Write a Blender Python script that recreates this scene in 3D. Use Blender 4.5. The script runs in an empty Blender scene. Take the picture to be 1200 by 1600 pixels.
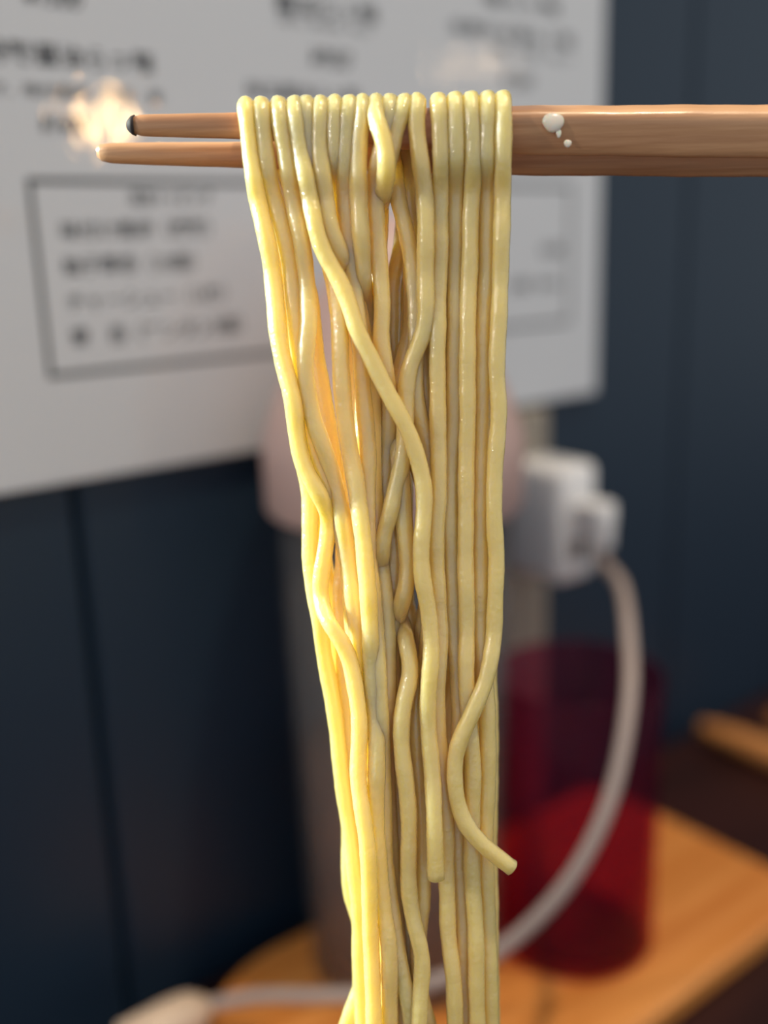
import bpy, bmesh, math, random
import numpy as np
from mathutils import Vector, Matrix

random.seed(7); rng = np.random.default_rng(7)
S = bpy.context.scene
COL = S.collection

# ------------------------------------------------------------------ camera
F = 1620.0                                   # focal length in pixels of a 1200x1600 frame
CZ = 1.02
dn = np.array([180, 6130, 1620.0]); dn /= np.linalg.norm(dn)          # plumb direction seen by the camera
hx = np.array([2100, -490, 1620.0]); hx -= hx.dot(dn) * dn; hx /= np.linalg.norm(hx)
R = np.array([hx, np.cross(-dn, hx), -dn])   # world X runs along the wall, Y into it, Z up
C0 = np.array([0, 0, CZ])

def ray(u, v): return R @ np.array([(u - 600) / F, (v - 800) / F, 1.0])
def P(u, v, d): return C0 + ray(u, v) * d
def on_wall(u, v, y):
    r = ray(u, v); return C0 + r * (y / r[1])
def on_level(u, v, z):
    r = ray(u, v); return C0 + r * ((z - CZ) / r[2])

cam = bpy.data.cameras.new('camera'); camo = bpy.data.objects.new('camera', cam); COL.objects.link(camo)
cx, cu, cb = R @ np.array([1, 0, 0]), R @ np.array([0, -1, 0]), R @ np.array([0, 0, -1])
camo.matrix_world = Matrix(((cx[0], cu[0], cb[0], 0), (cx[1], cu[1], cb[1], 0), (cx[2], cu[2], cb[2], CZ), (0, 0, 0, 1)))
cam.sensor_fit = 'VERTICAL'; cam.sensor_height = 36; cam.sensor_width = 27
cam.lens = F / 1600 * 36
cam.clip_start = 0.01
cam.dof.use_dof = True; cam.dof.focus_distance = 0.168
cam.dof.aperture_fstop = cam.lens / 7.0      # a 7 mm entrance pupil
S.camera = camo

# ------------------------------------------------------------------ light
S.view_settings.view_transform = 'Standard'; S.view_settings.look = 'None'
S.view_settings.gamma = 1.0; S.view_settings.use_curve_mapping = False
S.view_settings.exposure = 0.0
W = bpy.data.worlds.new('room'); S.world = W; W.use_nodes = True
W.node_tree.nodes['Background'].inputs[0].default_value = (0.85, 0.93, 1.0, 1)
W.node_tree.nodes['Background'].inputs[1].default_value = 0.57

def lamp(name, kind, loc, energy, color, **kw):
    l = bpy.data.lights.new(name, kind); l.energy = energy; l.color = color
    for k, v in kw.items(): setattr(l, k, v)
    o = bpy.data.objects.new(name, l); COL.objects.link(o); o.location = loc; return o
def aim(o, d): o.rotation_euler = Vector(d).to_track_quat('-Z', 'Y').to_euler()

WALL_Y = 0.3004
POSTER_Y = WALL_Y - 0.004
TABLE_Z = CZ - 0.2628
sun_dir = R @ np.array([-1.0, -0.36, 0.03])              # towards the sun, through the added window left of the menu
sun = lamp('sunlight', 'SUN', (-1.5, 2, 2.5), 9.5, (0.92, 1.0, 0.90), angle=math.radians(12)); aim(sun, -sun_dir)
def mirror_lamp(u, v, s):                                 # a lamp whose mirror image in the menu falls at (u, v)
    w = on_wall(u, v, POSTER_Y); d = w - C0; d[1] *= -1; return w + d / np.linalg.norm(d) * s
lamp('pendant_bulb', 'POINT', mirror_lamp(172, 190, 2.4), 4.8, (1.0, 0.60, 0.26), shadow_soft_size=0.045)
lamp('pendant_bulb', 'POINT', mirror_lamp(738, 105, 2.4), 0.5, (1.0, 0.70, 0.42), shadow_soft_size=0.03)
dl = lamp('ceiling_downlight', 'AREA', (0.35, -0.15, CZ + 1.35), 11, (1.0, 0.78, 0.52), shape='DISK', size=0.08); aim(dl, (-0.15, 0.25, -1.35))
lamp('added_glint_lamp', 'POINT', C0 + R @ np.array([-0.95, -0.38, -0.38]), 13, (1.0, 0.92, 0.80), shadow_soft_size=0.03)  # unseen lamp added at camera left to raise wet glints on the noodles

# ------------------------------------------------------------------ materials
def srgb(r, g, b):
    f = lambda c: (c / 255 / 12.92) if c <= 10 else ((c / 255 + 0.055) / 1.055) ** 2.4
    return (f(r), f(g), f(b), 1)
def mat(name, color, rough=0.5, **kw):
    m = bpy.data.materials.new(name); m.use_nodes = True
    b = m.node_tree.nodes['Principled BSDF']
    b.inputs['Base Color'].default_value = color; b.inputs['Roughness'].default_value = rough
    for k, v in kw.items(): b.inputs[k.replace('_', ' ')].default_value = v
    return m
def nodes(m):
    nt = m.node_tree; return nt, nt.nodes, nt.links, nt.nodes['Principled BSDF']
def turned(N, L, tc, rot):
    if not rot: return tc.outputs['Object']
    v = N.new('ShaderNodeVectorRotate'); v.rotation_type = 'Z_AXIS'; v.inputs['Angle'].default_value = rot
    L.new(tc.outputs['Object'], v.inputs['Vector']); return v.outputs[0]
def bump(m, scale, strength, dist, detail=2.0, stretch=(1, 1, 1), coat=False, rot=0):
    nt, N, L, b = nodes(m)
    tc = N.new('ShaderNodeTexCoord'); mp = N.new('ShaderNodeMapping'); mp.inputs['Scale'].default_value = stretch
    nz = N.new('ShaderNodeTexNoise'); nz.inputs['Scale'].default_value = scale; nz.inputs['Detail'].default_value = detail
    bp = N.new('ShaderNodeBump'); bp.inputs['Strength'].default_value = strength; bp.inputs['Distance'].default_value = dist
    L.new(turned(N, L, tc, rot), mp.inputs[0]); L.new(mp.outputs[0], nz.inputs[0]); L.new(nz.outputs[0], bp.inputs['Height'])
    L.new(bp.outputs[0], b.inputs['Coat Normal' if coat else 'Normal'])
    return bp
def mottled(m, c1, c2, scale, stretch=(1, 1, 1), lo=0.35, hi=0.65, detail=4.0, rot=0):
    nt, N, L, b = nodes(m)
    tc = N.new('ShaderNodeTexCoord'); mp = N.new('ShaderNodeMapping'); mp.inputs['Scale'].default_value = stretch
    nz = N.new('ShaderNodeTexNoise'); nz.inputs['Scale'].default_value = scale; nz.inputs['Detail'].default_value = detail
    cr = N.new('ShaderNodeValToRGB'); cr.color_ramp.elements[0].position = lo; cr.color_ramp.elements[1].position = hi
    cr.color_ramp.elements[0].color = c1; cr.color_ramp.elements[1].color = c2
    L.new(turned(N, L, tc, rot), mp.inputs[0]); L.new(mp.outputs[0], nz.inputs[0]); L.new(nz.outputs[0], cr.inputs[0])
    L.new(cr.outputs[0], b.inputs['Base Color'])
    return cr

M_noodle = mat('noodle', srgb(252, 205, 132), 0.42, Subsurface_Weight=1.0, Subsurface_Scale=0.006, Coat_Weight=1.0, Coat_Roughness=0.13, Coat_IOR=1.75)
M_noodle.node_tree.nodes['Principled BSDF'].inputs['Subsurface Radius'].default_value = (1.0, 0.92, 0.30)
bump(M_noodle, 900, 0.6, 0.0003, 3.0)
bump(M_noodle, 1700, 0.9, 0.00022, 3.0, coat=True)
M_noodle_pale = M_noodle

M_stick = mat('chopstick_wood', srgb(150, 100, 62), 0.38, Coat_Weight=0.25, Coat_Roughness=0.15)
mottled(M_stick, srgb(178, 126, 88), srgb(230, 178, 132), 420, (0.04, 1, 1), 0.3, 0.7, rot=0.6777)
bump(M_stick, 1100, 0.45, 0.0002, 3.0, (0.10, 1, 1), rot=0.6777)
M_char = mat('charred_tip', srgb(46, 38, 40), 0.7)
M_plug = mat('warm_lit_white_plastic', srgb(222, 198, 176), 0.4)  # white plastic with warm lamplight put into its colour
M_starch = mat('starch', srgb(236, 226, 210), 0.25, Subsurface_Weight=0.5, Subsurface_Scale=0.001)

M_poster = mat('laminated_paper', srgb(212, 216, 222), 0.6, Coat_Weight=1.0, Coat_Roughness=0.03)
bump(M_poster, 150, 0.5, 0.0004, 3.0, (1, 1, 0.4), coat=True)
M_ink = mat('black_ink', srgb(26, 27, 32), 0.5)
M_rule = mat('grey_rule_ink', srgb(70, 74, 78), 0.5)
M_navy = mat('navy_paint', srgb(20, 42, 62), 0.46)
bump(M_navy, 300, 0.15, 0.0005, 3.0, (1, 1, 0.1))
M_table = mat('dark_stained_wood', srgb(62, 30, 26), 0.45, Specular_IOR_Level=0.3)
mottled(M_table, srgb(38, 15, 13), srgb(54, 25, 22), 30, (0.2, 3, 1))
M_tray = mat('orange_wood', srgb(206, 128, 56), 0.45)
mottled(M_tray, srgb(204, 124, 52), srgb(234, 158, 84), 26, (0.4, 5, 5), 0.3, 0.7)
M_tan = mat('tan_wood', srgb(214, 146, 84), 0.5)
M_white = mat('white_plastic', srgb(240, 240, 242), 0.18, Coat_Weight=0.3)
M_port = mat('dark_port', srgb(70, 48, 42), 0.4)
M_cable = mat('white_cable_rubber', srgb(172, 156, 150), 0.45)
M_duct = mat('grey_plastic', srgb(150, 142, 130), 0.5)
M_lid = mat('pinkish_plastic', srgb(198, 167, 160), 0.4)
def plastic(name, tint, body, fac, rough):
    """Thin see-through plastic: tinted clear part plus some milky body and gloss."""
    m = mat(name, body, rough); nt, N, L, b = nodes(m)
    t = N.new('ShaderNodeBsdfTransparent'); t.inputs[0].default_value = tint
    mx = N.new('ShaderNodeMixShader'); mx.inputs[0].default_value = fac
    L.new(t.outputs[0], mx.inputs[1]); L.new(b.outputs[0], mx.inputs[2]); L.new(mx.outputs[0], N['Material Output'].inputs[0]); return m
M_clear = plastic('clear_acrylic', (0.94, 0.94, 0.94, 1), srgb(150, 148, 150), 0.2, 0.2)
M_red = plastic('red_acrylic', (0.80, 0.40, 0.52, 1), srgb(124, 58, 92), 0.11, 0.08)
M_tea = plastic('tea', (0.86, 0.76, 0.66, 1), srgb(178, 132, 108), 0.5, 0.1)
M_floor = mat('floor_concrete', srgb(96, 90, 86), 0.6); mottled(M_floor, srgb(84, 80, 76), srgb(110, 104, 98), 6)
M_frame = mat('painted_frame', srgb(60, 66, 74), 0.5)

# ------------------------------------------------------------------ helpers
def link(name, bm, m, parent=None, smooth=True, fix=True):
    me = bpy.data.meshes.new(name)
    if fix: bmesh.ops.recalc_face_normals(bm, faces=bm.faces)
    bm.to_mesh(me); bm.free()
    me.materials.append(m)
    if smooth: me.polygons.foreach_set('use_smooth', [True] * len(me.polygons))
    o = bpy.data.objects.new(name, me); COL.objects.link(o)
    if parent is not None:
        o.parent = parent; o.matrix_parent_inverse = Matrix.Translation(parent.location).inverted() if parent.type == 'EMPTY' else parent.matrix_world.inverted()
    return o
def tag(o, label=None, cat=None, group=None, kind=None):
    for k, v in (('label', label), ('category', cat), ('group', group), ('kind', kind)):
        if v: o[k] = v
    return o
def empty(name, loc, label, cat, group=None):
    o = bpy.data.objects.new(name, None); COL.objects.link(o); o.location = loc; o.empty_display_size = 0.01
    return tag(o, label, cat, group)
def box(bm, x0, x1, y0, y1, z0, z1, bev=0.0, seg=2):
    t = bmesh.new(); r = bmesh.ops.create_cube(t, size=1)
    for v in t.verts: v.co = Vector(((x0 + x1) / 2 + v.co.x * (x1 - x0), (y0 + y1) / 2 + v.co.y * (y1 - y0), (z0 + z1) / 2 + v.co.z * (z1 - z0)))
    if bev: bmesh.ops.bevel(t, geom=t.edges[:], offset=bev, segments=seg, profile=0.5, affect='EDGES')
    me = bpy.data.meshes.new('t'); t.to_mesh(me); t.free(); bm.from_mesh(me); bpy.data.meshes.remove(me); return bm
def lathe(bm, prof, c, seg=64):
    """Closed or open profile (r, z) turned about the vertical through c."""
    rings = []
    for r, z in prof:
        if r < 1e-6: rings.append([bm.verts.new((c[0], c[1], c[2] + z))])
        else: rings.append([bm.verts.new((c[0] + r * math.cos(a), c[1] + r * math.sin(a), c[2] + z)) for a in [2 * math.pi * k / seg for k in range(seg)]])
    for A, B in zip(rings, rings[1:]):
        for k in range(seg):
            k2 = (k + 1) % seg
            if len(A) == 1 and len(B) == 1: continue
            if len(A) == 1: bm.faces.new((A[0], B[k], B[k2]))
            elif len(B) == 1: bm.faces.new((A[k], B[0], A[k2]))
            else: bm.faces.new((A[k], B[k], B[k2], A[k2]))
    return bm
def tube(bm, pts, rad, seg=12, power=2.0, cap=0.6, twist=0.0):
    """A tube through pts with radius rad (number or list), ends closed with a slightly rounded cap."""
    pts = np.array(pts, float); n = len(pts)
    rad = np.full(n, rad) if np.isscalar(rad) else np.array(rad, float)
    T = np.gradient(pts, axis=0); T /= np.linalg.norm(T, axis=1)[:, None]
    up = np.array([0.3, 0.9, 0.1]); N0 = up - up.dot(T[0]) * T[0]; N0 /= np.linalg.norm(N0)
    ang = np.linspace(0, 2 * math.pi, seg, endpoint=False)
    c, s = np.cos(ang), np.sin(ang)
    k = (np.abs(c) ** power + np.abs(s) ** power) ** (-1 / power)
    def ring(p, nn, t, r, tw):
        b = np.cross(t, nn); a2 = ang + tw
        c2, s2 = np.cos(a2), np.sin(a2)
        return [bm.verts.new(p + nn * (c2[i] * r * k[i]) + b * (s2[i] * r * k[i])) for i in range(seg)]
    rings = []; nn = N0
    if cap:
        rings.append(ring(pts[0] - T[0] * rad[0] * cap * 0.35, nn, T[0], rad[0] * 0.72, 0))
    for i in range(n):
        nn = nn - nn.dot(T[i]) * T[i]; nn /= np.linalg.norm(nn)
        rings.append(ring(pts[i], nn, T[i], rad[i], twist * i / n))
    if cap:
        rings.append(ring(pts[-1] + T[-1] * rad[-1] * cap * 0.35, nn, T[-1], rad[-1] * 0.72, twist))
    for A, B in zip(rings, rings[1:]):
        for i in range(seg):
            j = (i + 1) % seg; bm.faces.new((A[i], A[j], B[j], B[i]))
    bm.faces.new(rings[0]); bm.faces.new(rings[-1])
    return bm
def spline(pts, n=12):
    """Centripetal-ish Catmull-Rom through pts."""
    p = np.array(pts, float); q = np.vstack([2 * p[0] - p[1], p, 2 * p[-1] - p[-2]]); out = []
    for i in range(1, len(q) - 2):
        a, b, c, d = q[i - 1], q[i], q[i + 1], q[i + 2]
        for t in np.linspace(0, 1, n, endpoint=False):
            out.append(0.5 * ((2 * b) + (c - a) * t + (2 * a - 5 * b + 4 * c - d) * t * t + (3 * b - a - 3 * c + d) * t ** 3))
    out.append(p[-1]); return np.array(out)
def hermite(ys, xs, q):
    """Smooth x(y) through the given points."""
    ys = np.array(ys, float); xs = np.array(xs, float)
    m = np.gradient(xs, ys) if len(ys) > 2 else np.full(len(ys), (xs[-1] - xs[0]) / (ys[-1] - ys[0]))
    i = np.clip(np.searchsorted(ys, q) - 1, 0, len(ys) - 2)
    h = ys[i + 1] - ys[i]; t = (q - ys[i]) / h
    return (2*t**3 - 3*t**2 + 1) * xs[i] + (t**3 - 2*t**2 + t) * h * m[i] + (-2*t**3 + 3*t**2) * xs[i+1] + (t**3 - t**2) * h * m[i+1]

# ------------------------------------------------------------------ the setting
def struct(name, bm, m, smooth=False, parent=None):
    o = link(name, bm, m, parent, smooth)
    if parent is None: o['kind'] = 'structure'
    return o
struct('floor', box(bmesh.new(), -2.2, 2.6, -3.2, WALL_Y + 0.05, -0.06, 0), M_floor)
# back wall: navy vertical boards with open joints, plus an unseen window opening added to let the sun in
wall = struct('wall_back', box(bmesh.new(), 0.05, 2.2, WALL_Y + 0.010, WALL_Y + 0.05, 0, 2.5), M_navy)
PITCH, X0 = 0.1017, 0.118
for k in range(0, 12):
    xa = X0 + PITCH * k
    struct('plank', box(bmesh.new(), xa + 0.0008, xa + PITCH - 0.0008, WALL_Y, WALL_Y + 0.010, 0.0, 2.5, 0.0016, 1), M_navy, parent=wall)
struct('plank', box(bmesh.new(), 0.052, X0 - 0.0008, WALL_Y, WALL_Y + 0.010, 0.0, 2.5, 0.0016, 1), M_navy, parent=wall)
SILL = CZ - 0.16
sill = struct('wall_back.001', box(bmesh.new(), -1.4, 0.05, WALL_Y + 0.010, WALL_Y + 0.05, 0, SILL), M_navy)
for k in range(14):
    xa = 0.05 - PITCH * (k + 1)
    struct('plank', box(bmesh.new(), xa + 0.0008, xa + PITCH - 0.0008, WALL_Y, WALL_Y + 0.010, 0.0, SILL, 0.0016, 1), M_navy, parent=sill)
wf = bmesh.new()
for a in ((-1.4, 0.05, SILL, SILL + 0.012), (-1.4, 0.05, SILL + 0.9, SILL + 0.93), (-1.4, -1.37, SILL, SILL + 0.93)):
    box(wf, a[0], a[1], WALL_Y - 0.004, WALL_Y + 0.05, a[2], a[3])
struct('added_window', wf, M_frame)  # out-of-view window, added so sunlight reaches the left side of the noodles

# counter
ctr = empty('counter', (0.6, 0.0, 0), 'dark reddish brown stained wooden counter along the navy wall', 'counter')
link('counter_top', box(bmesh.new(), -0.9, 1.9, -0.25, WALL_Y - 0.0005, TABLE_Z - 0.035, TABLE_Z, 0.003), M_table, ctr, False)
for x in (-0.8, 0.5, 1.8):
    link('support', box(bmesh.new(), x - 0.02, x + 0.02, -0.1, WALL_Y - 0.002, 0, TABLE_Z - 0.0355), M_table, ctr, False)

# ------------------------------------------------------------------ menu on the wall
PX0, PX1, PZ0, PZ1 = 0.056, 0.3563, CZ - 0.0685, CZ + 0.22
menu = empty('menu_sheet', (0.2, POSTER_Y, PZ0), 'white laminated menu sheet of printed Japanese text on the navy wall', 'menu')
def sheet():
    bm = box(bmesh.new(), PX0, PX1, POSTER_Y, WALL_Y - 0.0003, PZ0, PZ1, 0.0008, 2)
    return bm
link('sheet', sheet(), M_poster, menu, False)
def flat(x0, x1, z0, z1, bm):
    y = POSTER_Y - 0.00012
    bm.faces.new([bm.verts.new((x, y, z)) for x, z in ((x0, z0), (x1, z0), (x1, z1), (x0, z1))])
fx0, fx1, fz0, fz1 = 0.1120, 0.3375, CZ - 0.0368, CZ + 0.0190
bm = bmesh.new(); t = 0.0016
for a in ((fx0, fx1, fz1 - t, fz1), (fx0, fx1, fz0, fz0 + t), (fx0, fx0 + t, fz0 + t, fz1 - t), (fx1 - t, fx1, fz0 + t, fz1 - t)): flat(*a, bm)
link('printed_frame', bm, M_rule, menu, False)
def text(s, u0, u1, v, hpx, shear=0.0, m=None, name='printed_line'):
    """A printed line: spans pixels u0..u1 on the sheet, centred on row v (at its middle), hpx tall."""
    cu_ = bpy.data.curves.new('txt', 'FONT'); cu_.body = s; cu_.shear = shear; cu_.size = 1; cu_.offset = 0.012
    o = bpy.data.objects.new('txt', cu_); COL.objects.link(o)
    dg = bpy.context.evaluated_depsgraph_get(); me = bpy.data.meshes.new_from_object(o.evaluated_get(dg))
    bpy.data.objects.remove(o)
    co = np.empty(len(me.vertices) * 3); me.vertices.foreach_get('co', co); co = co.reshape(-1, 3)
    lo, hi = co.min(0), co.max(0)
    a, b = on_wall(u0, v, POSTER_Y), on_wall(u1, v, POSTER_Y)
    um = (u0 + u1) / 2
    zt, zb = on_wall(um, v - hpx / 2, POSTER_Y)[2], on_wall(um, v + hpx / 2, POSTER_Y)[2]
    q = np.empty_like(co)
    q[:, 0] = a[0] + (co[:, 0] - lo[0]) / (hi[0] - lo[0]) * (b[0] - a[0])
    q[:, 1] = POSTER_Y - 0.00012
    q[:, 2] = zb + (co[:, 1] - lo[1]) / (hi[1] - lo[1]) * (zt - zb)
    me.vertices.foreach_set('co', q.ravel()); me.name = name
    me.materials.clear(); me.materials.append(m or M_ink)
    p = bpy.data.objects.new(name, me); COL.objects.link(p); p.parent = menu
    p.matrix_parent_inverse = Matrix.Translation(menu.location).inverted()
text('¥1500', 36, 128, -3, 26, 0.3)
text('特製醤油らぁ麺', -28, 238, 88, 36)
text('メンマ、味付煮卵、海苔、葱', -70, 252, 143, 22)
text('¥1400', 62, 134, 194, 30, 0.3)
text('醤油らぁ麺', 430, 588, 13, 30)
text('（のり、めんま、ねぎ）', 436, 578, 38, 17)
text('¥950', 484, 548, 91, 28, 0.3)
text('味玉醤油らぁ麺', 386, 560, 146, 26)
text('塩らぁ麺', 755, 872, 4, 24)
text('全部のせ塩らぁ麺', 702, 894, 52, 24)
text('（鶏、海苔、ねぎ）', 770, 892, 84, 15)
text('¥1200', 785, 832, 126, 22, 0.3)
text('追加トッピング', 202, 331, 308, 25)
text('味付け煮卵（燻製）', 95, 328, 358, 30)
text('柚子雲呑（10個）', 97, 304, 412, 30)
text('チャーシュー（1枚）', 104, 352, 465, 28)
text('雲　呑（ワンタン3個）', 110, 378, 517, 30)
text('¥200', 846, 878, 390, 18)
text('（2個）¥250', 795, 872, 444, 20)

# ------------------------------------------------------------------ things on the counter and the wall
TR = 0.011                                                # tray thickness
tray_top = TABLE_Z + TR
bm = bmesh.new()
def rrect(x0, x1, y0, y1, rs, n=10):
    pts = []
    for (cx_, cy_, a0, r) in ((x1, y1, 0, rs[0]), (x0, y1, 90, rs[1]), (x0, y0, 180, rs[2]), (x1, y0, 270, rs[3])):
        sx = -1 if cx_ == x1 else 1; sy = -1 if cy_ == y1 else 1
        for k in range(n + 1):
            a = math.radians(a0 + 90 * k / n); pts.append((cx_ + sx * r + r * math.cos(a), cy_ + sy * r + r * math.sin(a)))
    return pts
def slab(bm, loops):
    """Stack of loops [(pts, z), ...] skinned and closed."""
    rings = [[bm.verts.new((x, y, z)) for x, y in pts] for pts, z in loops]
    for A, B in zip(rings, rings[1:]):
        for i in range(len(A)): j = (i + 1) % len(A); bm.faces.new((A[i], A[j], B[j], B[i]))
    bm.faces.new(rings[0]); bm.faces.new(rings[-1]); return bm
def tr(d): return rrect(0.124 + d, 0.351 - d, 0.1745 + d, 0.288 - d, (0.016 - d, 0.045 - d, 0.03 - d, 0.012 - d))
tray = link('serving_board', slab(bm, [(tr(0.002), TABLE_Z), (tr(0), TABLE_Z + 0.002), (tr(0), tray_top - 0.002), (tr(0.002), tray_top)]), M_tray, None, False)
tag(tray, 'orange brown wooden serving board with rounded corners under the red tumbler', 'board')

# clear water pitcher with a conical pinkish lid
pc = (0.2050, 0.2530, tray_top)
pit = empty('water_pitcher', pc, 'tall clear acrylic pitcher with pinkish lid standing right behind the noodles', 'pitcher')
pr = 0.0345
body = [(0, 0.0), (pr - 0.002, 0.0), (pr, 0.002), (pr + 0.003, 0.168), (pr + 0.0006, 0.168), (pr - 0.0022, 0.006), (0, 0.006)]
link('body', lathe(bmesh.new(), body, pc), M_clear, pit)
link('tea', lathe(bmesh.new(), [(0, 0.0064), (pr - 0.0028, 0.0064), (pr - 0.0016, 0.085), (0, 0.085)], pc), M_tea, pit)
k = pr + 0.0062
lid = [(0, 0.160), (pr - 0.001, 0.1605)] if False else [(k, 0.1685), (k + 0.001, 0.170), (k + 0.001, 0.192), (k - 0.004, 0.205), (k - 0.016, 0.232), (k - 0.026, 0.250), (0.005, 0.258), (0, 0.2585)]
lid = [(0, 0.1685)] + lid
link('lid', lathe(bmesh.new(), lid, pc), M_lid, pit)

# red translucent tumbler
jc = (0.2580, 0.2200, tray_top)
cup = empty('red_tumbler', jc, 'translucent red acrylic tumbler on the wooden board right of the noodles', 'tumbler')
rb, rt, hgt = 0.0290, 0.0292, 0.105
cupp = [(0, 0.0), (rb - 0.003, 0.0), (rb, 0.003), (rt, hgt - 0.001), (rt - 0.0008, hgt), (rt - 0.0018, hgt - 0.001), (rb - 0.0022, 0.006), (rb - 0.006, 0.004), (0, 0.004)]
link('body', lathe(bmesh.new(), cupp, jc), M_red, cup)

# two tan wooden sticks on the counter
def stick_on_table(x, y0, y1, z, r, label):
    n = 14; ys = np.linspace(y0, y1, n); e = np.minimum(np.arange(n), 3) / 3.0
    rad = r * (0.55 + 0.45 * np.sqrt(e))
    o = link('wooden_stick', tube(bmesh.new(), [(x + 0.004 * i / n, y, z) for i, y in enumerate(ys)], rad, 16), M_tan, None)
    return tag(o, label, 'stick', 'tan sticks on the counter')
stick_on_table(0.441, 0.290, 0.12, TABLE_Z + 0.0072, 0.0072, 'tan round-ended wooden stick on the dark counter, nearer the red tumbler')
stick_on_table(0.478, 0.272, 0.12, TABLE_Z + 0.0072, 0.0072, 'tan wooden stick end at right frame edge, farther from the red tumbler')

# raceway, charger and its cable
rw = link('wall_raceway', box(bmesh.new(), 0.296, 0.322, WALL_Y - 0.008, WALL_Y - 0.0003, TABLE_Z + 0.0005, PZ0 - 0.002, 0.002), M_duct, None, False)
tag(rw, 'grey vertical plastic raceway on the navy wall below the menu', 'raceway')
ax0, ax1, ay0, ay1, az0, az1 = 0.295, 0.318, 0.262, WALL_Y - 0.0083, CZ - 0.136, CZ - 0.088
chg = empty('usb_charger', ((ax0 + ax1) / 2, ay1, az0), 'white cube charger plugged in at the grey raceway beside the noodles', 'charger')
link('body', box(bmesh.new(), ax0, ax1, ay0, ay1, az0, az1, 0.0045, 4), M_white, chg)
link('port', box(bmesh.new(), ax0 + 0.007, ax1 - 0.007, ay0 - 0.0004, ay0 + 0.002, az0 + 0.010, az0 + 0.018), M_port, chg, False)
cab = empty('charging_cable', ((ax0 + ax1) / 2, ay0, az1 - 0.02), 'white charging cable drooping from the charger in front of the red tumbler', 'cable')
pz = az1 - 0.0185
link('plug', box(bmesh.new(), ax0 + 0.006, ax1 - 0.006, ay0 - 0.015, ay0 - 0.0006, pz - 0.006, pz + 0.006, 0.003, 3), M_white, cab)
link('boot', box(bmesh.new(), ax0 + 0.0075, ax1 - 0.0075, ay0 - 0.0152, ay0 - 0.0082, pz - 0.0135, pz + 0.004, 0.0025, 3), M_white, cab)
start = np.array([(ax0 + ax1) / 2, ay0 - 0.0117, pz - 0.0125])
ends = [start, start + (0, -0.001, -0.006)]
path = [P(972, 920, .360), P(985, 1030, .331), P(979, 1130, .317), P(956, 1240, .311), P(915, 1335, .310), P(858, 1415, .312), P(780, 1484, .317), P(690, 1530, .321), P(600, 1551, .325), P(500, 1556, .328), P(400, 1557, .336), P(322, 1572, .340)]
link('cord', tube(bmesh.new(), spline(ends + path, 10), 0.0024, 12), M_cable, cab)
e = P(322, 1572, .340); d = P(196, 1640, .322) - e
pl = np.array([e + d * t for t in (0, 0.12, 0.2, 0.45, 1.0)])
link('plug', tube(bmesh.new(), pl, [0.0036, 0.0056, 0.0066, 0.0072, 0.0072], 16, 3.0), M_plug, cab)

# ------------------------------------------------------------------ chopsticks
D = 0.165                                                 # depth of the near chopstick
MM = D / F
LOW = 0.0090                                              # the far chopstick is this much deeper
def chop(name, table, depth, label, char=False):
    xs = np.array([r[0] for r in table], float)
    n = 90
    q = np.concatenate([xs[0] + (xs[1] - xs[0]) * np.linspace(0, 1, 12, endpoint=False) ** 2, np.linspace(xs[1], xs[-1], n)])
    yt = np.interp(q, xs, [r[1] for r in table]); yb = np.interp(q, xs, [r[2] for r in table])
    pw = np.interp(q, [300, 800], [2.4, 6.0])
    bm = bmesh.new(); seg = 28; rings = []
    upv = -dn; fwd = R @ np.array([0, 0, 1.0])
    for i, x in enumerate(q):
        c = P(x, (yt[i] + yb[i]) / 2, depth); s = (yb[i] - yt[i]) / 2 * depth / F / (1.0 + 0.22 * (pw[i] - 2.2) / 2.3)
        U = np.array([0, 0, 1.0]); A = cx; Nf = np.cross(A, U); Nf /= np.linalg.norm(Nf); U = np.cross(Nf, A)
        wob = 1 + 0.02 * math.sin(x * 0.031) + 0.012 * math.sin(x * 0.083 + 1)
        T = 0.30 * float(np.interp(x, [300, 800], [0.2, 1.0]))
        off = []
        for k in range(seg):
            a = 2 * math.pi * k / seg; ca, sa = math.cos(a), math.sin(a)
            kk = (abs(ca) ** pw[i] + abs(sa) ** pw[i]) ** (-1 / pw[i])
            ca *= kk; sa *= kk
            off.append((Nf * 0.86 * (ca * math.cos(T) + sa * math.sin(T)) + U * (sa * math.cos(T) - ca * math.sin(T))) * s)
        vs = []
        for o_ in off:
            q_ = R.T @ (c + o_ - C0); vs.append(800 + F * q_[1] / q_[2])
        g = (yb[i] - yt[i]) / (max(vs) - min(vs)); cc = P(x, (yt[i] + yb[i]) / 2 + ((yt[i] + yb[i]) - (max(vs) + min(vs))) / 2 * g, depth)
        rg = [bm.verts.new(cc + o_ * g * (1 + (wob - 1) * 0.6)) for o_ in off]
        rings.append(rg)
    for A_, B_ in zip(rings, rings[1:]):
        for k in range(seg): j = (k + 1) % seg; bm.faces.new((A_[k], A_[j], B_[j], B_[k]))
    bm.faces.new(rings[0]); bm.faces.new(rings[-1])
    o = link(name, bm, M_stick, None)
    if char:
        o.data.materials.append(M_char)
    return tag(o, label, 'chopstick', 'pair of wooden chopsticks')
s_up = chop('chopstick', [(199, 191, 200), (206, 183, 208), (222, 179, 213), (380, 175, 218), (625, 170, 233), (800, 165, 242), (1200, 163, 248), (1500, 162, 251)], D,
     'upper nearer brown wooden chopstick with dark blunt tip, noodles draped over it')
s_lo = chop('chopstick', [(152, 230, 246), (158, 225, 252), (175, 223, 256), (380, 221, 263), (625, 210, 269), (800, 203, 274), (1200, 199, 277), (1500, 199, 281)], D + LOW,
     'lower farther brown wooden chopstick reaching farther left below the other')
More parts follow.
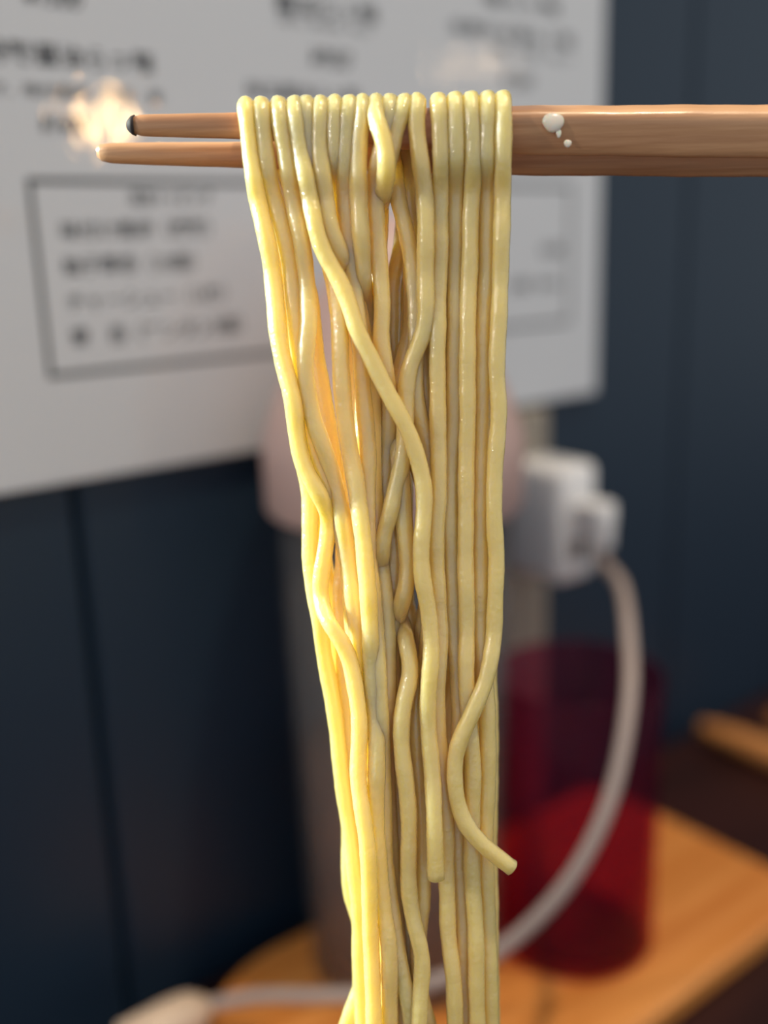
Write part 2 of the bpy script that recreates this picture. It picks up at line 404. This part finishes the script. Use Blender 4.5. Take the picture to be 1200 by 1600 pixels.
# the charred end of the upper chopstick
def cap_bm():
    bm = bmesh.new(); rings = []; seg = 20
    tb = [(197.5, 194, 197), (198, 190, 201), (201, 186.5, 205), (205.5, 182.5, 209), (211, 180.5, 211.5)]
    U = np.array([0, 0, 1.0]); Nf = np.cross(cx, U); Nf /= np.linalg.norm(Nf); U = np.cross(Nf, cx)
    for x, a, b in tb:
        c = P(x, (a + b) / 2, D); s = (b - a) / 2 * MM * 1.03
        rings.append([bm.verts.new(c + (Nf * math.cos(t) + U * math.sin(t)) * s) for t in np.linspace(0, 2 * math.pi, seg, endpoint=False)])
    for A_, B_ in zip(rings, rings[1:]):
        for k in range(seg): j = (k + 1) % seg; bm.faces.new((A_[k], A_[j], B_[j], B_[k]))
    bm.faces.new(rings[0]); bm.faces.new(rings[-1]); return bm
o = link('burnt_tip', cap_bm(), M_char, s_up); o['label'] = 'dark charred tip'

# starch drops on the near chopstick
def drop(u, v, ru, rv, label, name='starch_drop'):
    bm = bmesh.new(); bmesh.ops.create_uvsphere(bm, u_segments=20, v_segments=12, radius=1)
    s = np.interp(u, [800, 1200], [38.5, 42.5]) * MM / 1.18
    c = P(u, v, D - s * 1.02)
    for vv in bm.verts:
        wob = 1 + 0.08 * math.sin(3 * vv.co.x + 2 * vv.co.y)
        p = R @ np.array([vv.co.x * ru * MM * wob, vv.co.y * rv * MM * wob, vv.co.z * min(ru, rv) * MM * 0.45]); vv.co = Vector(c + p)
    tag(link(name, bm, M_starch, None), label, 'drop', 'starch drops on the chopstick')
drop(864, 191, 17, 15, 'large white starch drop stuck on the upper chopstick near the noodles')
drop(873, 208, 4, 7, 'narrow white drip directly below the large starch drop')
drop(887, 224, 6, 6, 'small faint starch drop below right of the large one')

# ------------------------------------------------------------------ noodles
# every noodle: front half (x, y) in the picture frame with its layer (0 = nearest), and a back half
NOO = {}
def noo(name, label, lf, front, lb, back, between=False): NOO[name] = (label, lf, front, lb, back, between)
BEY = 1690
noo('A', 'leftmost pale noodle, bending right in an S about halfway down', 1,
    [(384,150),(388,200),(392,240),(397,280),(409,340),(422,400),(429,460),(434,520),(441,560),(452,600),(459,630),(463,670),(470,712),(481,743),(497,768),(509,790),(514,810),(511,840),(505,880),(500,915),(504,950),(516,978),(535,1003),(546,1030),(553,1062),(559,1100),(562,1140),(560,1180),(560,1220),(568,1280),(574,1320),(577,1380),(578,1440),(581,1500),(583,1560),(586,BEY)],
    3, [(402,300),(424,400),(440,520),(456,620),(468,700),(478,740),(484,775),(484,840),(485,885),(494,940),(502,984),(506,1020),(514,1062),(521,1100),(526,1135),(530,1175),(534,1212),(539,1250),(547,1300),(552,1345),(557,1385),(561,1430),(562,1480),(563,1530),(566,1580),(572,BEY)])
noo('E', 'second noodle from the left at the chopstick, slipping behind its neighbours', 1,
    [(408,150),(411,200),(416,240),(423,290),(434,330),(451,400),(459,470),(464,520),(468,570),(473,620),(480,670),(490,705),(504,735),(516,765),(526,800),(533,830),(540,865),(546,900),(549,950),(553,1000),(560,1040),(566,1100),(572,1160),(575,1220),(578,1300),(584,1380),(590,1460),(596,1540),(600,BEY)],
    3, [(430,300),(466,400),(484,460),(491,520),(494,550),(501,590),(507,625),(514,665),(520,700),(527,740),(532,775),(536,820),(536,880),(532,940),(536,1000),(540,1080),(546,1160),(556,1260),(568,1360),(576,1440),(584,1540),(590,BEY)])
noo('N3', 'third noodle from the left at the chopstick, with tiny bumps halfway down', 0,
    [(435,150),(438,190),(446,240),(453,285),(461,330),(470,370),(476,410),(481,460),(482,510),(478,545),(477,570),(479,600),(486,640),(496,675),(506,700),(516,730),(527,765),(534,800),(540,840),(546,890),(553,950),(560,1000),(562,1040),(570,1120),(578,1200),(584,1280),(590,1360),(596,1440),(603,1520),(606,1600),(610,BEY)],
    4, [(440,300),(452,400),(466,500),(480,600),(492,700),(498,780),(502,840),(508,880),(514,920),(522,980),(530,1050),(536,1120),(541,1200),(545,1280),(546,1330),(545,1370),(549,1400),(559,1430),(570,1470),(569,1515),(557,1560),(545,1590),(537,1620),(530,1660)])
noo('K', 'noodle starting beside the long diagonal one, crossing beneath it and hanging straight', 1,
    [(478,152),(479,190),(483,240),(490,300),(500,350),(511,395),(522,440),(528,480),(531,520),(532,560),(534,600),(538,645),(546,700),(553,735),(558,765),(562,800),(568,845),(571,880),(574,910),(577,950),(579,1000),(581,1055),(584,1090),(588,1140),(589,1180),(588,1230),(587,1265),(589,1310),(592,1345),(595,1385),(600,1425),(607,1470),(609,1520),(609,1570),(610,BEY)],
    3, [(510,300),(528,400),(545,500),(556,600),(566,700),(576,800),(596,880),(616,930),(628,970),(634,1000),(638,1020),(642,1045),(641,1060),(634,1085),(628,1120),(627,1160),(631,1200),(636,1240),(639,1280),(638,1340),(640,1405),(649,1450),(658,1485),(660,1512),(657,1550),(655,1600),(655,BEY)])
noo('G', 'long noodle slanting across the whole bundle from upper left to lower right', -1,
    [(460,152),(464,200),(470,240),(478,275),(488,330),(496,368),(508,400),(526,430),(540,460),(550,490),(558,518),(568,536),(580,560),(594,590),(608,618),(626,649),(640,678),(650,707),(657,733),(662,757),(663,785),(661,820),(658,850),(658,880),(661,910),(667,940),(672,980),(674,1020),(670,1070),(668,1110),(670,1150),(674,1190),(677,1240),(679,1300),(680,1340),(681,1372)],
    4, [(500,300),(530,400),(556,500),(570,600),(590,700),(606,800),(612,900),(618,1000),(622,1100),(632,1200),(640,1300),(642,1400),(640,1500),(638,BEY)])
noo('H', 'glossy noodle with a bright streak just right of the long diagonal one', 0,
    [(501,150),(499,200),(498,232),(502,262),(508,300),(512,335),(518,362),(530,392),(546,432),(556,475),(562,520),(566,565),(568,605),(567,650),(565,700),(572,760),(582,820),(588,880),(594,950),(600,1020),(604,1100),(606,1200),(608,1300),(612,1400),(620,1500),(622,1600),(622,BEY)],
    3, [(530,300),(552,400),(570,500),(590,600),(610,700),(622,780),(626,860),(634,930),(644,1000),(652,1060),(650,1120),(652,1180),(656,1240),(659,1300),(660,1360),(659,1415),(654,1460),(653,1505),(656,1550),(665,1585),(672,1610),(678,BEY)])
noo('N6', 'recessed amber noodle right of the glossy streaked one, half hidden', 1,
    [(523,150),(522,210),(523,260),(528,310),(534,360),(545,410),(556,460),(566,510),(574,560),(580,600),(583,680),(584,760),(590,840),(600,920),(606,1000),(606,1080),(604,1160),(606,1260),(612,1360),(620,1460),(630,1560),(632,BEY)],
    4, [(540,300),(560,400),(575,500),(585,600),(596,700),(604,800),(600,900),(596,1000),(600,1100),(608,1200),(614,1300),(620,1400),(622,1500),(624,BEY)])
noo('N7', 'noodle with warm specks in the middle, left of the one with a white glint', 1,
    [(546,150),(542,200),(540,240),(539,290),(541,330),(545,370),(549,405),(552,440),(558,490),(563,540),(566,600),(572,660),(576,720),(574,780),(576,860),(584,940),(590,1020),(594,1100),(598,1180),(600,1260),(602,1340),(612,1420),(624,1500),(640,1580),(642,BEY)],
    5, [(560,300),(580,400),(590,500),(600,600),(608,700),(616,800),(622,900),(628,1000),(640,1100),(646,1200),(648,1300),(646,1400),(640,1500),(640,BEY)])
noo('N8', 'noodle with a white glint near the top, left of the twisted one', 0,
    [(566,150),(566,180),(562,205),(560,240),(560,280),(561,320),(563,355),(566,390),(567,430),(569,470),(573,510),(580,560),(588,605),(590,640),(587,675),(586,720),(586,770),(588,830),(592,890),(594,950),(594,1010),(598,1080),(604,1160),(610,1240),(616,1320),(622,1400),(628,1480),(632,1560),(634,BEY)],
    2, [(634,300),(631,345),(626,385),(620,420),(614,447),(613,475),(614,505),(612,530),(616,560),(620,592),(622,630),(624,680),(628,720),(634,760),(632,800),(628,850),(626,900),(630,960),(644,1030),(652,1100),(656,1200),(654,1300),(650,1400),(646,1500),(646,BEY)])
noo('N9', 'twisted noodle looping short to the right over its neighbours at top centre', 0,
    [(587,148),(585,170),(589,190),(597,211),(603,232),(604,252),(604,272),(601,292),(596,315),(590,345),(584,400),(580,480),(577,560),(576,640),(576,720),(580,800),(584,880),(588,960),(594,1040),(602,1120),(610,1200),(618,1280),(626,1360),(632,1440),(634,1520),(634,BEY)],
    2, [(616,240),(618,275),(622,312),(632,350),(642,400),(648,460),(650,540),(650,620),(668,700),(674,800),(676,900),(668,1000),(660,1100),(664,1200),(664,1300),(654,1400),(646,1480),(640,BEY)], True)
noo('N10', 'short amber noodle peeking from behind the twisted one at top centre', 1,
    [(609,152),(607,190),(598,225),(588,262),(587,300),(588,340),(590,380),(594,420),(597,460),(597,500),(595,535),(600,562),(606,600),(609,640),(607,680),(604,718),(603,750),(607,785),(612,820),(616,870),(614,930),(612,1000),(614,1080),(618,1160),(622,1240),(628,1320),(634,1400),(640,1480),(644,1560),(644,BEY)],
    2, [(636,240),(637,280),(640,330),(650,380),(658,440),(660,520),(664,600),(676,700),(680,800),(672,900),(660,1000),(652,1100),(648,1200),(650,1300),(650,1380),(640,1500),(632,BEY)], True)
noo('N11', 'noodle leaning left behind the twisted one, over the bare chopstick', 1,
    [(632,150),(628,170),(622,190),(616,210),(611,232),(604,262),(597,300),(592,380),(590,450),(596,530),(604,600),(614,660),(624,720),(629,765),(630,800),(633,840),(637,875),(636,905),(631,932),(624,956),(616,980),(610,1004),(608,1050),(610,1120),(616,1200),(624,1280),(634,1360),(644,1440),(650,1500),(648,1580),(648,BEY)],
    4, [(642,300),(640,380),(638,430),(636,455),(632,480),(627,508),(622,540),(621,575),(626,620),(634,680),(630,740),(622,800),(622,900),(616,1000),(622,1100),(636,1200),(644,1300),(646,1400),(644,1500),(640,BEY)])
noo('N12', 'noodle right of the bare chopstick patch, veering left far below', 1,
    [(652,150),(650,185),(652,215),(656,245),(660,275),(664,315),(665,380),(664,430),(665,490),(662,515),(655,538),(646,556),(638,580),(634,615),(633,655),(631,700),(625,738),(616,772),(609,805),(602,825),(597,855),(594,885),(593,930),(595,985),(600,1040),(606,1120),(612,1200),(618,1280),(622,1360),(630,1440),(638,1520),(640,BEY)],
    2, [(650,270),(646,300),(644,335),(644,380),(643,430),(644,480),(642,510),(637,540),(629,566),(623,592),(624,630),(640,690),(660,750),(672,820),(670,900),(664,1000),(658,1100),(660,1200),(660,1300),(656,1390),(650,1500),(648,BEY)], True)
noo('N13', 'fifth noodle from the right end, first of the straight right-hand row', 1,
    [(685,148),(687,190),(689,240),(688,300),(687,350),(688,400),(685,450),(684,520),(683,560),(684,610),(684,650),(685,710),(685,780),(681,830),(682,880),(684,920),(686,965),(688,1010),(685,1045),(683,1080),(683,1120),(686,1160),(690,1200),(694,1240),(697,1300),(697,1360),(699,1410),(699,1445),(703,1485),(708,1522),(710,1560),(710,BEY)],
    3, [(680,300),(676,400),(672,500),(670,600),(672,660),(682,760),(692,860),(700,940),(710,1000),(724,1100),(726,1200),(722,1300),(718,1400),(720,1500),(724,BEY)])
noo('N14', 'fourth noodle from the right end, in the straight right-hand row', 1,
    [(711,148),(712,190),(713,230),(712,300),(711,350),(712,390),(711,440),(712,490),(710,540),(709,590),(710,650),(706,710),(704,765),(703,820),(706,880),(708,935),(709,985),(713,1025),(716,1070),(718,1120),(716,1180),(713,1260),(716,1325),(720,1385),(721,1420),(724,1465),(722,1515),(725,1560),(727,BEY)],
    3, [(700,300),(694,400),(692,500),(690,600),(694,700),(700,800),(708,900),(713,980),(712,1040),(702,1085),(697,1105),(694,1135),(700,1190),(710,1260),(712,1350),(714,1440),(718,1520),(722,BEY)])
noo('N15', 'third noodle from the right end, in the straight right-hand row', 1,
    [(736,148),(738,200),(740,245),(738,300),(735,345),(735,390),(733,440),(731,490),(731,540),(730,590),(731,640),(729,700),(728,760),(728,820),(727,880),(729,940),(729,1000),(728,1050),(730,1095),(734,1140),(739,1200),(738,1250),(737,1320),(738,1380),(742,1430),(744,1480),(744,1545),(746,1600),(747,BEY)],
    3, [(724,300),(720,400),(716,500),(714,600),(716,700),(718,800),(724,900),(734,1000),(742,1100),(746,1200),(748,1300),(748,1400),(750,1500),(752,BEY)])
noo('N16', 'second noodle from the right end, sliding behind the curled one far below', 1,
    [(762,148),(761,200),(760,250),(760,300),(761,340),(760,390),(760,430),(757,470),(754,520),(754,570),(753,630),(752,700),(751,770),(750,840),(750,900),(750,970),(754,1040),(760,1090),(762,1140),(762,1200),(760,1260),(757,1320),(760,1380),(762,1440),(764,1500),(766,1560),(768,BEY)],
    3, [(748,300),(744,400),(740,500),(738,600),(740,700),(740,800),(738,900),(744,1000),(748,1100),(744,1200),(730,1300),(732,1400),(734,1500),(736,BEY)])
noo('N17', 'rightmost noodle, curling left then kicking out right to a cut end', 0,
    [(786,148),(787,200),(786,260),(785,330),(783,390),(782,430),(780,490),(778,530),(776,565),(777,600),(780,640),(778,670),(774,720),(772,780),(773,830),(776,870),(775,905),(773,955),(772,990),(768,1022),(762,1052),(754,1078),(743,1102),(732,1127),(721,1149),(713,1172),(710,1200),(711,1230),(715,1255),(723,1280),(739,1305),(760,1325),(784,1344),(800,1356)],
    3, [(776,300),(772,400),(768,500),(766,600),(768,700),(764,800),(760,900),(762,980),(764,1060),(766,1140),(766,1220),(764,1300),(766,1400),(767,1500),(770,BEY)])

# where a strand comes forward or sinks behind its neighbours: (row, layer) steps for front halves (f) and back halves (b)
STEPS = {'N9f': [(0, -1), (315, 3)], 'H f': [(0, 0)], 'Hf': [(0, 0), (425, 2)], 'N8f': [(0, 0), (455, 2)], 'N12f': [(0, 0.5), (560, 0.6), (890, 2)],
         'N11f': [(0, 1), (300, 2.5), (700, 1), (965, 3)], 'Kf': [(0, 1), (470, 0.2), (1080, 0.8)], 'Kb': [(0, 3), (985, 0.3)], 'N10f': [(0, 1), (290, 0.7), (600, 1.4)],
         'Af': [(0, 0), (800, 1.5), (960, 0)], 'Bf': [(0, 3)], 'Hb': [(0, 3), (1040, 1.2)], 'N3f': [(0, 0.3), (840, 1)], 'Ef': [(0, 0.6), (790, 1.4)], 'N8b': [(0, 3.5)], 'N9b': [(0, 1.6)], 'N10b': [(0, 1.7)], 'N17f': [(0, 0.4)]}
RP = 13.4                                                 # noodle radius in picture pixels at depth D
RN = RP * MM
def plane(y): return D + 0.014 * (y - 150) / 1450
def half(x): return np.interp(x, [200, 380, 625, 800, 1200], [17, 21, 30, 36, 41]) * MM       # chopstick half thickness
def top(x): return np.interp(x, [200, 380, 625, 800], [182, 175, 170, 165])
Y0 = 250; STEP = 10
LV = np.arange(Y0, BEY + 1, STEP, dtype=float)
halves = []
for nm, (lab, lf, fr, lb, bk, btw) in NOO.items():
    halves.append((nm, 'f', lf, fr, False)); halves.append((nm, 'b', lb, bk, btw))
K, NL = len(halves), len(LV)
X = np.full((K, NL), np.nan); Zt = np.zeros((K, NL)); act = np.zeros((K, NL), bool); LAY = np.zeros((K, NL)); FREE = np.zeros((K, NL), bool)
for i, (nm, sd, l, pts, btw) in enumerate(halves):
    ys, xs = [p[1] for p in pts], [p[0] for p in pts]
    top_f = NOO[nm][2][0]
    if sd == 'b': ys = [190] + ys; xs = [top_f[0]] + xs
    ok = (LV >= ys[0]) & (LV <= ys[-1]); act[i] = ok
    X[i, ok] = hermite(ys, xs, LV[ok])
    xx = X[i, ok]
    hi = -(half(xx) + RN) if sd == 'f' else (np.full(ok.sum(), half(620) + RN * 1.15) if btw else LOW + half(xx) * 0.95 + RN)
    st = STEPS.get(nm + sd, [(0, l)])
    for y, v in st[1:]: FREE[i] |= np.abs(LV - y) < 75
    LAY[i] = np.array([[v for y, v in st if y <= yy][-1] for yy in LV])
    sc = np.convolve(np.pad(LAY[i], 10, mode='edge'), np.ones(21) / 21, 'valid')
    lo_ = -0.0034 + 0.0019 * sc[ok]
    t = np.clip((LV[ok] - 275) / 220, 0, 1); t = t * t * (3 - 2 * t)
    if sd == 'f': hi = hi + (l * 0.0003) - (0.0022 if nm == 'N9' else 0)
    Zt[i, ok] = hi * (1 - t) + lo_ * t
Zc = Zt.copy()
pairs = [(i, j) for i in range(K) for j in range(i + 1, K)]
I = np.array([p[0] for p in pairs]); J = np.array([p[1] for p in pairs])
both = act[I] & act[J] & ~FREE[I] & ~FREE[J]
dx = np.where(both, (X[I] - X[J]) * MM, 1.0)
need = np.sqrt(np.clip((2 * RN * 1.03) ** 2 - dx ** 2, 0, None)) * both
# who is nearer: the layer, or the target depth where layers tie
dl_ = LAY[J] - LAY[I]
jn = np.where(dl_ > 0, 1.0, np.where(dl_ < 0, -1.0, np.where((np.arange(len(I)) % 2 == 0)[:, None], 1.0, -1.0)))   # +1: J lies behind I
for it in range(260):
    gap = (Zc[J] - Zc[I]) * jn
    push = np.clip(need - gap, 0, None) * 0.25
    dZ = np.zeros_like(Zc)
    np.add.at(dZ, I, -push * jn); np.add.at(dZ, J, push * jn)
    Zc += np.clip(dZ, -0.0006, 0.0006)
    Zc += (Zt - Zc) * 0.012
    sm = Zc.copy()
    okm = act[:, 1:-1] & act[:, 2:] & act[:, :-2]
    lap = (Zc[:, 2:] + Zc[:, :-2]) / 2
    sm[:, 1:-1] = np.where(okm, Zc[:, 1:-1] * 0.45 + lap * 0.55, Zc[:, 1:-1])
    Zc = sm; Zc[:, 0] = Zt[:, 0]; Zc[:, 1] = Zt[:, 1]
for n_i, (nm, (lab, lf, fr, lb, bk, btw)) in enumerate(NOO.items()):
    iF, iB = 2 * n_i, 2 * n_i + 1
    # front half, from the bottom up to y = 250, then over both chopsticks, then the back half down
    f_pts = [(X[iF, k], LV[k], plane(LV[k]) + Zc[iF, k]) for k in range(NL) if act[iF, k]]
    if fr[-1][1] < BEY - 5: f_pts.append((fr[-1][0], fr[-1][1], f_pts[-1][2]))
    f_pts = f_pts[::-1]
    x0 = fr[0][0]; h0 = half(x0); zf = -(h0 + RN)
    ys, xs = [p[1] for p in fr], [p[0] for p in fr]
    arc = []
    yt_ = top(x0)
    for y in (238, 226, 214, 202, 192, 184, 177): arc.append((float(hermite(ys, xs, np.array([float(y)]))[0]), y, plane(y) + zf + (lf * 0.0003) - (0.0022 * min(1, max(0, (y - 165) / 35)) if nm == 'N9' else 0)))
    a = RN + 0.0004
    for ang in (25, 50, 75, 90):
        arc.append((x0, (yt_ + 2) - (RP + 1.0) * math.sin(math.radians(ang)) + 5 * math.cos(math.radians(ang)), D - h0 * 0.9 - RN * math.cos(math.radians(ang))))
    arc.append((x0, yt_ - RP + 1.0, D))
    xb = X[iB, 0]
    zb = Zc[iB, 0] + plane(LV[0])
    arc.append((x0 * 0.9 + xb * 0.1, yt_ - RP + 4, D + h0 * 0.9))
    if btw: arc += [(x0 * 0.75 + xb * 0.25, yt_ + 6, D + h0 + RN * 0.9), (x0 * 0.5 + xb * 0.5, yt_ + 34, zb)]
    else: arc += [(x0 * 0.8 + xb * 0.2, yt_ + 8, D + LOW * 0.6 + h0 * 0.4), (x0 * 0.65 + xb * 0.35, yt_ + 18, D + LOW + h0 * 0.4), (x0 * 0.4 + xb * 0.6, yt_ + 36, zb)]
    b_pts = [(X[iB, k], LV[k], plane(LV[k]) + Zc[iB, k]) for k in range(NL) if act[iB, k]]
    px_ = np.array(f_pts + arc + b_pts)
    pts = np.array([P(*p) for p in px_])
    # even out, resample and smooth
    for _ in range(2): pts[1:-1] = pts[1:-1] * 0.6 + (pts[2:] + pts[:-2]) * 0.2
    s = np.concatenate([[0], np.cumsum(np.linalg.norm(np.diff(pts, axis=0), axis=1))])
    q = np.linspace(0, s[-1], int(s[-1] / 0.0009))
    pts = np.stack([np.interp(q, s, pts[:, k]) for k in range(3)], 1)
    for _ in range(2): pts[1:-1] = pts[1:-1] * 0.5 + (pts[2:] + pts[:-2]) * 0.25
    ph = rng.uniform(0, 6.28, 4)
    rad = RN * (0.99 + 0.022 * np.sin(q * 900 + ph[0]) + 0.02 * np.sin(q * 390 + ph[1]) + 0.014 * np.sin(q * 2300 + ph[2]))
    o = link('noodle', tube(bmesh.new(), pts, rad, 14, 2.5, 0.6, twist=rng.uniform(-2, 2)), M_noodle)
    tag(o, lab, 'noodle', 'ramen noodles draped over the chopsticks')
